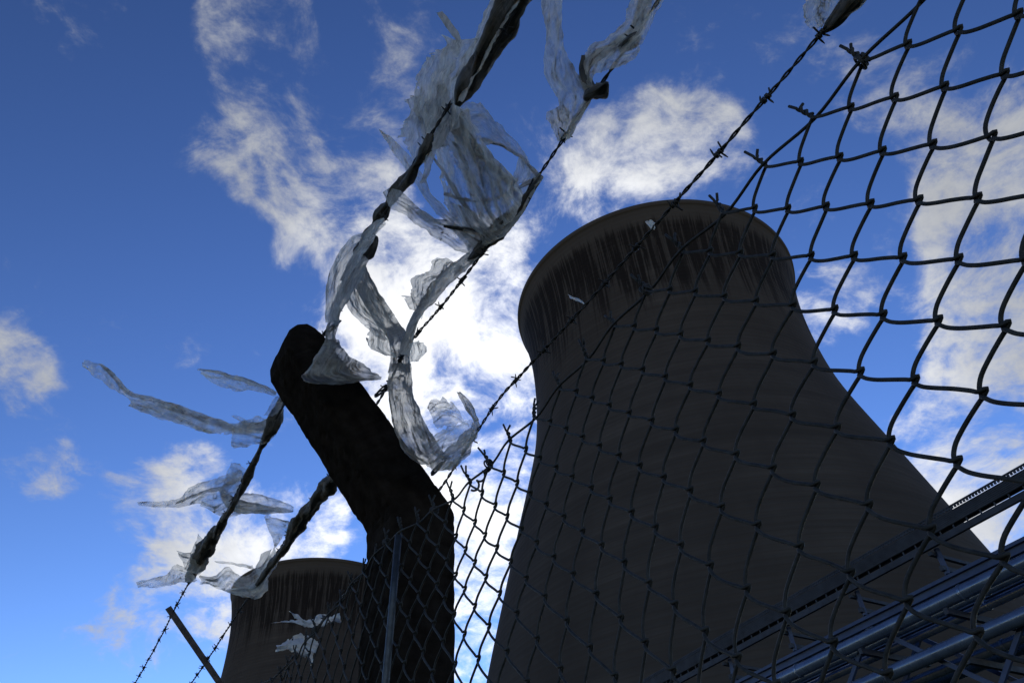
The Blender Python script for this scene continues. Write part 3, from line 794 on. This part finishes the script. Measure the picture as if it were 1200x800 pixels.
# --- big rag between top and middle wire
rag('plastic_rag', 'largest rag, a grey torn sheet stretched between top and middle wires above the post', [
 ('wound_bundle', 'bundle', [T((622,-25,19,A_),(604,0,18,A_),(586,30,16,A_),(571,60,15,A_),(556,88,14,A_),(543,108,11,A_),(536,124,4,A_), seed=1, lump=.35)]),
 ('wind_blown_film', 'film', [
  S((585,-14,615,-14,-.33),(570,12,604,8,-.33),(558,38,588,34,-.33),(545,66,572,64,-.33),(533,95,556,92,-.33),(527,120,544,118,-.33), seed=2, jag=.12, tear=.05),
  S((555,45,575,40,-.33),(528,50,560,62,-.33),(512,74,553,85,-.335),(503,98,546,104,-.335),(498,128,540,124,-.34),(500,165,538,150,-.345), seed=3, pleat=.3, tear=.05, jag=.06),
  S((512,58,540,52,-.32),(498,70,532,82,-.325),(489,92,522,104,-.33),(486,118,516,126,-.335),(489,145,518,150,-.34),(500,175,525,172,-.345), seed=4, jag=.16, tear=.33),
  S((480,112,534,118,-.345),(496,140,546,134,-.355),(506,166,560,160,-.37),(512,190,578,184,-.39),(519,220,594,204,-.415),(524,246,612,222,-.44),(532,268,606,246,-.465),(546,290,590,270,-.48),(556,300,574,286,-.49), seed=5, pleat=.34, jag=.06, tear=.22),
  S((500,135,548,128,-.35),(520,165,562,160,-.37),(536,192,584,190,-.40),(548,220,606,212,-.44),(560,250,600,236,-.47),(566,280,588,262,-.488), seed=6, pleat=.32, jag=.08, tear=.2),
  S((532,122,534,152,-.37),(545,119,553,163,-.385),(560,121,572,170,-.40),(575,136,586,172,-.42),(592,152,598,178,-.44),(608,170,610,186,-.46),(620,188,616,196,-.475),(630,208,620,208,-.488), seed=7, jag=.2, tear=.2, pleat=.2),
  S((610,180,616,188,-.47),(606,192,622,196,-.48),(602,207,629,206,-.487),(594,222,634,212,-.49),(588,240,618,228,-.49), seed=8, jag=.2, tear=.25),
  S((497,110,476,116,-.345),(503,132,478,136,-.34),(506,152,466,158,-.34),(506,165,476,172,-.34),(503,178,487,188,-.34),(500,190,494,192,-.34), seed=9, jag=.3, tear=.33),
  S((483,138,500,128,-.345),(494,152,516,148,-.35),(500,172,512,170,-.345),(497,198,506,196,-.34),(490,214,498,214,-.335), seed=10, jag=.2),
 ]),
 ('gathered_fold', 'band', [
  S((512,100,522,98,-.33),(516,128,532,124,-.34),(526,150,548,150,-.36),(544,172,566,174,-.385),(562,186,584,194,-.41),(580,202,596,208,-.43),(594,216,600,220,-.44), seed=11, pleat=.5, jag=.1, tear=.0),
  S((500,120,520,116,-.34),(506,140,530,136,-.345),(508,158,524,160,-.34),(504,176,512,176,-.335), seed=12, pleat=.5, jag=.15),
  S((533,126,538,124,-.355),(545,150,549,147,-.37),(556,172,561,168,-.39),(572,192,577,187,-.41),(588,210,593,204,-.43),(598,216,601,212,-.44), seed=13, jag=.1, tear=0),
  S((560,165,566,161,-.40),(585,172,586,168,-.42),(604,182,605,178,-.46),(616,192,618,188,-.475),(631,212,636,208,-.49), seed=14, jag=.1, tear=0, arch=.5),
  S((560,282,572,286,-.485),(580,262,598,270,-.487),(600,240,614,246,-.49),(618,220,626,226,-.49),(632,206,636,210,-.49), seed=15, pleat=.5, jag=.15),
  S((486,250,492,246,-.38),(510,262,514,256,-.41),(536,270,538,263,-.45),(560,274,562,266,-.48),(578,280,584,272,-.488), seed=71, jag=.15, tear=0, pleat=.8),
  S((502,178,506,177,-.35),(520,205,523,203,-.38),(540,238,545,236,-.43),(560,262,566,260,-.47),(576,280,584,276,-.488), seed=72, jag=.3, tear=0, pleat=.8),
  S((530,166,533,165,-.36),(545,196,549,194,-.40),(560,226,565,224,-.44),(572,250,578,248,-.47),(584,270,590,268,-.488), seed=73, jag=.3, tear=0, pleat=.8),
  S((520,228,521,225,-.41),(545,236,547,233,-.43),(575,236,577,232,-.46),(600,226,602,221,-.48),(628,212,630,207,-.49), seed=74, jag=.3, tear=0, pleat=.8),
  S((484,128,489,124,-.34),(492,142,497,139,-.34),(502,154,507,152,-.345),(512,160,516,158,-.35), seed=75, jag=.3, tear=0, pleat=.8),
  S((512,15,519,14,-.32),(520,28,528,25,-.322),(529,40,537,38,-.325),(536,50,541,52,-.33), seed=16, pleat=.6, jag=.1, arch=.4),
 ]),
 ('streamer', 'film', [
  S((514,40,541,50,-.325),(520,46,540,58,-.33),(526,58,538,66,-.33), seed=17, jag=.4, tear=.4),
  S((443,151,447,152,-.31),(454,168,460,163,-.315),(465,185,474,176,-.33),(480,205,490,197,-.35),(495,228,504,221,-.38),(510,248,518,240,-.41),(526,266,536,258,-.45),(542,282,552,275,-.48), seed=18, jag=.05, tear=0, pleat=.6),
  S((449,226,456,220,-.32),(458,242,472,226,-.33),(474,252,486,238,-.35),(490,264,502,252,-.38),(510,278,522,262,-.42),(530,290,545,268,-.45),(548,300,572,276,-.485), seed=19, jag=.1, pleat=.4, tear=.05),
  S((520,232,560,250,-.43),(530,250,565,262,-.45),(540,270,575,272,-.47),(552,290,586,280,-.485), seed=20, jag=.2, pleat=.4, tear=.1),
 ]),
 ('dark_gather', 'bundle', [T((520,265,1.5,-.41),(545,269,3,-.45),(562,273,5,-.48),(577,277,8,-.49), seed=3),
   T((634,206,3,B_),(622,226,4,B_),(610,243,6,B_),(597,257,9,B_),(584,269,10,B_),(572,282,9,B_),(560,295,7,B_),(550,305,3,B_), seed=4)]),
])
# --- film trailing down from middle wire
rag('plastic_rag', 'crinkled strip hanging from the middle wire just below the largest torn sheet', [
 ('wind_blown_film', 'film', [
  S((520,301,545,312,-.487),(508,304,540,316,-.484),(503,318,530,324,-.48),(487,322,520,336,-.475),(480,338,508,350,-.47),(484,350,500,362,-.46),(486,362,494,374,-.45), seed=21, jag=.25, tear=.2, pleat=.4),
  S((472,346,484,345,-.47),(474,352,487,356,-.465),(480,362,490,366,-.46), seed=22, jag=.5, tear=.5)]),
 ('gathered_fold', 'band', [
  S((548,296,562,302,B_),(530,308,545,320,-.487),(512,326,524,336,-.48),(498,345,510,352,-.47),(487,362,497,366,-.46),(479,378,490,382,-.45),(472,396,484,400,-.44),(466,415,480,418,-.43), seed=23, jag=.1, tear=0, pleat=.7)])])
# --- the pale rag knotted round the post
rag('plastic_rag', 'long knotted rag draped from the top wire over the concrete arm and post crank', [
 ('wound_bundle', 'bundle', [T((505,158,5,A_),(499,176,7,A_),(489,192,4,A_),(480,207,7,A_),(466,224,8,A_),(456,238,5,A_),(446,252,8,A_),(441,263,5,A_),(434,274,7,A_),(430,288,11,A_),(420,301,8,A_),(411,314,5,A_),(402,328,3,A_), seed=5, lump=.4)]),
 ('wind_blown_film', 'film', [
  S((450,256,452,262,-.33),(436,262,444,272,-.325),(424,272,432,290,-.32),(408,282,424,304,-.315),(394,302,413,318,-.31),(384,326,405,334,-.31),(381,352,400,354,-.31),(382,378,395,374,-.315), seed=24, jag=.06, tear=.02, pleat=.3, arch=.3),
  S((406,335,428,330,-.33),(404,352,438,346,-.345),(416,372,446,366,-.36),(432,386,452,384,-.38),(447,398,458,400,-.40), seed=25, jag=.06, tear=.05, pleat=.4),
  S((434,382,452,388,-.40),(431,398,456,404,-.405),(434,408,462,414,-.41),(450,414,468,420,-.42), seed=26, jag=.4, tear=.3),
  S((478,402,494,398,-.43),(480,412,498,410,-.43),(478,424,490,424,-.43), seed=27, jag=.4, tear=.3),
  S((500,476,512,502,1001.24),(512,468,524,500,1001.22),(526,471,538,498,1001.20),(538,480,550,500,1001.185), seed=28, jag=.35, tear=.22, pleat=.25),
  S((496,522,504,548,1001.27),(512,508,522,552,1001.25),(530,499,538,540,1001.22),(548,492,552,520,1001.19),(559,488,562,500,1001.175), seed=29, jag=.15, tear=.1, pleat=.3)]),
 ('gathered_fold', 'band', [
  S((424,298,432,304,-.33),(410,316,424,324,-.32),(398,336,414,342,-.315),(388,358,402,362,-.31),(383,380,396,382,1001.335),(382,396,395,398,1001.325),(378,408,400,408,1001.318), seed=30, jag=.05, tear=0, pleat=.6, arch=.4),
  S((382,398,396,398,1001.322),(372,414,402,408,1001.315),(362,430,412,418,1001.31),(354,443,428,428,1001.31),(372,450,440,437,1001.315),(402,450,448,444,1001.325), seed=31, jag=.05, tear=0, pleat=.25, arch=.2),
  S((410,318,428,310,-.335),(416,336,436,328,-.345),(426,356,446,346,-.36),(438,374,458,364,-.375),(450,390,470,380,-.40),(456,404,480,396,1001.28),(457,420,482,416,1001.27),(455,436,481,436,1001.26), seed=32, jag=.04, tear=0, pleat=.6, arch=.3),
  S((457,425,482,425,1001.262),(455,448,483,446,1001.255),(456,470,486,466,1001.25),(460,494,494,486,1001.25),(466,514,504,506,1001.255),(476,532,516,524,1001.265),(494,545,528,536,1001.27), seed=33, jag=.04, tear=0, pleat=.5, arch=.25),
  S((500,545,512,552,1001.27),(520,530,530,550,1001.25),(536,514,544,538,1001.22),(550,500,556,518,1001.19),(560,490,563,498,1001.17), seed=34, jag=.25, tear=.05, pleat=.6),
  S((535,459,540,458,1001.20),(541,470,549,468,1001.19),(548,482,557,480,1001.18),(556,494,561,492,1001.172), seed=35, jag=.1, tear=0, arch=.5)]),
])
# --- upper middle rag
rag('plastic_rag', 'forked grey rag on the middle wire, its two tails reaching above the picture', [
 ('wind_blown_film', 'film', [
  S((632,-15,655,-15,-.43),(636,15,659,10,-.435),(640,40,659,38,-.44),(638,62,662,58,-.45),(637,82,672,78,-.46),(644,100,684,96,-.475),(655,118,692,108,-.485),(657,140,686,124,-.49),(655,165,668,160,-.49), seed=36, jag=.06, tear=.02, pleat=.35),
  S((640,131,662,122,-.48),(643,142,668,132,-.485),(648,152,664,148,-.488),(653,166,660,163,-.49), seed=37, jag=.25, tear=.15),
  S((750,-18,790,-18,-.49),(736,8,776,4,-.487),(730,28,757,44,-.485),(712,44,748,60,-.48),(692,56,733,76,-.48),(683,72,700,86,-.482),(680,88,694,98,-.485),(688,106,700,110,-.49), seed=38, jag=.12, tear=.06, pleat=.3)]),
 ('gathered_fold', 'band', [
  S((752,-10,770,-12,-.488),(744,15,762,12,-.487),(734,36,752,36,-.485),(714,50,736,52,-.482),(694,62,712,64,-.48),(683,78,694,80,-.482),(683,96,692,94,-.486),(690,112,700,106,-.49), seed=39, pleat=.7, jag=.1, tear=0),
  S((690,108,700,104,-.49),(680,124,692,118,-.49),(668,146,680,140,-.49),(662,166,668,162,-.49), seed=40, pleat=.6, jag=.1, tear=.1)]),
 ('knot', 'bundle', [T((712,98,3,B_),(704,106,8,B_),(694,110,9,B_),(688,114,5,B_), seed=6, lump=.7)]), ('knot', 'bundle', [T((748,40,3,-.485),(738,50,8,-.485),(728,58,5,-.485), seed=7, lump=.6)]),
  ('twisted_neck', 'bundle', [T((684,66,3,-.48),(683,80,5,-.482),(686,96,6,-.486),(692,108,6,B_), seed=8, lump=.4)])])
# --- top right rag
rag('plastic_rag', 'small rag bundled on the lowest wire at the top edge, right of centre', [
 ('wind_blown_film', 'film', [S((950,-20,985,-20,C_),(944,-2,985,-4,C_),(944,14,982,12,C_),(945,28,968,26,C_),(950,34,962,33,C_), seed=41, jag=.2, tear=.05, pleat=.3)]),
 ('wound_bundle', 'bundle', [T((1016,-18,7,C_),(1000,-2,12,C_),(988,12,10,C_),(976,26,7,C_),(966,36,3,C_), seed=9)])])
# --- left: streamers behind the arm
rag('plastic_rag', 'short flat clear streamer flying left from behind the concrete arm', [
 ('wind_blown_film', 'film', [S((231,431,238,438,1002.05),(250,434,250,449,1001.98),(275,440,272,457,1001.9),(300,448,298,458,1001.8),(324,459,322,463,1001.62), seed=42, jag=.2, tear=.08, pleat=.3, fray=(.5,0))]),
 ('gathered_fold', 'band', [S((232,431,236,434,1002.05),(252,434,253,438,1001.98),(276,440,276,445,1001.9),(300,448,300,453,1001.8),(325,459,324,463,1001.62), seed=43, jag=.1, tear=0, arch=.6)])])
rag('plastic_rag', 'longest streamer, a grey tail with frayed end reaching farthest left off the top wire', [
 ('wind_blown_film', 'film', [
  S((96,421,99,433,1002.25),(110,424,108,440,1002.2),(124,429,120,447,1002.2),(136,444,130,454,1002.15),(155,461,150,468,1002.12),(182,467,166,482,1002.1),(216,478,205,494,1002.05),(246,489,240,506,1002.0),(272,496,268,506,1001.95),(300,490,296,508,1001.9), seed=44, jag=.12, tear=.02, pleat=.3, fray=(1.0,0)),
  S((150,474,156,466,1002.12),(180,488,186,474,1002.08),(210,497,214,482,1002.05),(240,505,244,492,1002.0), seed=45, jag=.3, tear=.25),
  S((228,504,232,501,1002.0),(250,508,252,502,1002.0),(272,509,276,500,1001.95), seed=46, jag=.3, tear=.2),
  S((288,492,272,499,1001.9),(300,489,272,521,1001.9),(316,492,290,522,1001.88),(328,497,307,521,1001.86),(326,506,314,518,1001.85), seed=47, jag=.15, tear=.05, pleat=.4),
  S((271,487,274,486,1001.92),(281,494,286,490,1001.92),(285,498,290,494,1001.92), seed=48, jag=.4, tear=.2),
  S((324,463,331,464,1001.70),(316,474,332,476,1001.73),(309,486,330,488,1001.76), seed=49, jag=.1, tear=0)]),
 ('gathered_fold', 'band', [
  S((118,428,128,432,1002.2),(132,444,138,442,1002.15),(150,462,156,459,1002.12),(180,472,182,466,1002.1),(214,486,217,477,1002.05),(245,498,248,489,1002.0),(274,505,276,497,1001.95),(300,508,300,494,1001.9),(318,504,318,490,1001.87), seed=50, jag=.1, tear=0, pleat=.7)]),
 ('wound_bundle', 'bundle', [T((331,462,2,A_),(326,478,6,A_),(322,492,8,A_),(317,504,8,A_),(311,514,5,A_),(304,528,3,A_),(298,542,4,A_), seed=10, lump=.5)])])
rag('plastic_rag', 'two-winged rag on the top wire with pointed tips, directly below the longest streamer', [
 ('wind_blown_film', 'film', [
  S((161,588,163,592,1002.45),(186,587,186,594,1002.42),(211,583,209,595,1002.38),(222,570,232,590,1002.34),(244,563,254,596,1002.3),(262,557,272,578,1002.26),(283,549,285,574,1002.2), seed=51, jag=.1, tear=.05, pleat=.4),
  S((271,542,264,556,1002.2),(284,547,262,572,1002.2),(294,550,268,574,1002.2), seed=52, jag=.2, tear=.05, pleat=.3),
  S((236,586,234,592,1002.3),(248,592,250,600,1002.3),(262,588,264,606,1002.3),(278,580,282,602,1002.3), seed=53, jag=.2, tear=.2, pleat=.3),
  S((258,572,268,600,1002.32),(282,577,286,602,1002.28),(306,579,306,600,1002.24),(328,586,326,600,1002.2),(345,594,344,600,1002.18), seed=54, jag=.12, tear=.05, pleat=.5)]),
 ('gathered_fold', 'band', [
  S((258,574,264,572,1002.32),(262,590,275,582,1002.3),(276,600,292,588,1002.27),(300,601,312,592,1002.24),(330,601,336,596,1002.2),(344,600,345,598,1002.18), seed=55, jag=.06, tear=0, pleat=.6),
  S((205,592,207,588,1002.38),(232,580,236,575,1002.33),(256,574,260,568,1002.3),(284,562,284,555,1002.24), seed=56, jag=.1, tear=0, pleat=.6)]),
 ('wound_bundle', 'bundle', [T((302,531,2,A_),(295,546,4,A_),(290,558,6,A_),(284,572,4,A_),(277,586,3,A_),(268,600,4,A_),(262,608,5,A_), seed=11, lump=.5)])])
rag('plastic_rag', 'dark swollen rag with pale flap, lowest one on the top wire', [
 ('wind_blown_film', 'film', [
  S((160,682,161,688,1002.7),(180,676,184,688,1002.68),(196,671,204,684,1002.66),(206,660,220,682,1002.64),(222,668,232,680,1002.6), seed=57, jag=.2, tear=.1, pleat=.4),
  S((206,645,218,666,1002.62),(216,646,223,664,1002.62),(224,647,226,662,1002.62), seed=58, jag=.15, tear=.1),
  S((232,624,246,640,1002.55),(226,640,244,652,1002.58),(222,656,240,664,1002.6),(216,668,232,674,1002.62), seed=59, jag=.1, tear=0)]),
 ('wound_bundle', 'bundle', [T((264,603,3,A_),(257,618,6,A_),(246,634,9,A_),(238,648,11,A_),(232,660,9,A_),(226,671,7,A_),(221,681,3,A_), seed=12, lump=.45)])])
rag('plastic_rag', 'dark twisted rag on the middle wire whose pale skirt hangs before the distant tower rim', [
 ('wind_blown_film', 'film', [
  S((232,673,240,687,1002.5),(250,675,258,690,1002.48),(267,664,272,694,1002.46),(285,675,292,700,1002.42),(300,667,306,694,1002.38),(312,655,314,680,1002.33),(322,640,326,660,1002.28), seed=60, jag=.15, tear=.1, pleat=.4, fray=(.8,0)),
  S((310,606,322,640,1002.2),(321,606,328,636,1002.2),(334,610,334,626,1002.2),(342,612,346,622,1002.2), seed=61, jag=.2, tear=.2),
  S((251,657,254,660,1002.4),(270,659,272,662,1002.38),(296,662,300,668,1002.35), seed=62, jag=.4, tear=.2)]),
 ('pale_skirt', 'filmpale', [S((258,690,268,694,1002.45),(280,688,290,700,1002.43),(298,682,302,702,1002.4),(314,672,314,690,1002.36), seed=63, jag=.15, tear=.05, pleat=.3),
   S((306,648,318,642,1002.34),(300,664,312,660,1002.36),(306,680,316,674,1002.36), seed=64, jag=.15)]),
 ('wound_bundle', 'bundle', [T((396,556,7,B_),(386,567,11,B_),(374,582,9,B_),(364,596,8,B_),(352,611,9,B_),(342,628,7,B_),(334,642,5,B_),(322,656,5,B_),(312,670,4,B_),(302,684,3,B_),(296,694,3,B_), seed=13, lump=.5)])])
rag('plastic_rag', 'crumpled whitish rag in two tufts on the lowest wire, in front of the distant tower', [
 ('crumpled_film', 'filmpale', [
  S((339,715,341,719,1002.25),(349,719,350,728,1002.25),(360,725,362,734,1002.25),(373,720,376,734,1002.25),(386,722,388,730,1002.25),(399,720,400,728,1002.25), seed=65, jag=.6, tear=.35, pleat=.6, crump=.012, step=1.8),
  S((323,755,323,763,1002.3),(334,752,336,764,1002.3),(343,745,346,764,1002.3),(353,743,357,766,1002.3),(363,748,366,768,1002.3),(373,751,374,760,1002.3), seed=66, jag=.5, tear=.3, pleat=.6, crump=.012, step=1.8),
  S((361,764,367,764,1002.3),(363,772,368,772,1002.3),(364,780,367,779,1002.3), seed=67, jag=.4, step=1.8),
  S((318,730,336,728,1002.25),(336,727,350,730,1002.25) ,(350,726,366,736,1002.25), seed=68, jag=.5, tear=.4, step=1.8)])])
rag('plastic_rag', 'tiny white scrap on the lowest wire midway across the sooty streaks of the near tower', [
 ('scrap', 'filmpale', [S((664,344,668,349,C_),(672,348,674,352,C_),(680,351,682,355,C_),(685,355,686,358,C_), seed=69, jag=.3, step=1.2)])], 'tiny scraps on the lowest wire')
rag('plastic_rag', 'tiny pale scrap on the lowest wire just below the rim of the near tower', [
 ('scrap', 'filmpale', [S((756,260,762,258,C_),(760,264,767,261,C_),(763,268,766,268,C_), seed=70, jag=.4, step=1.2)])], 'tiny scraps on the lowest wire')
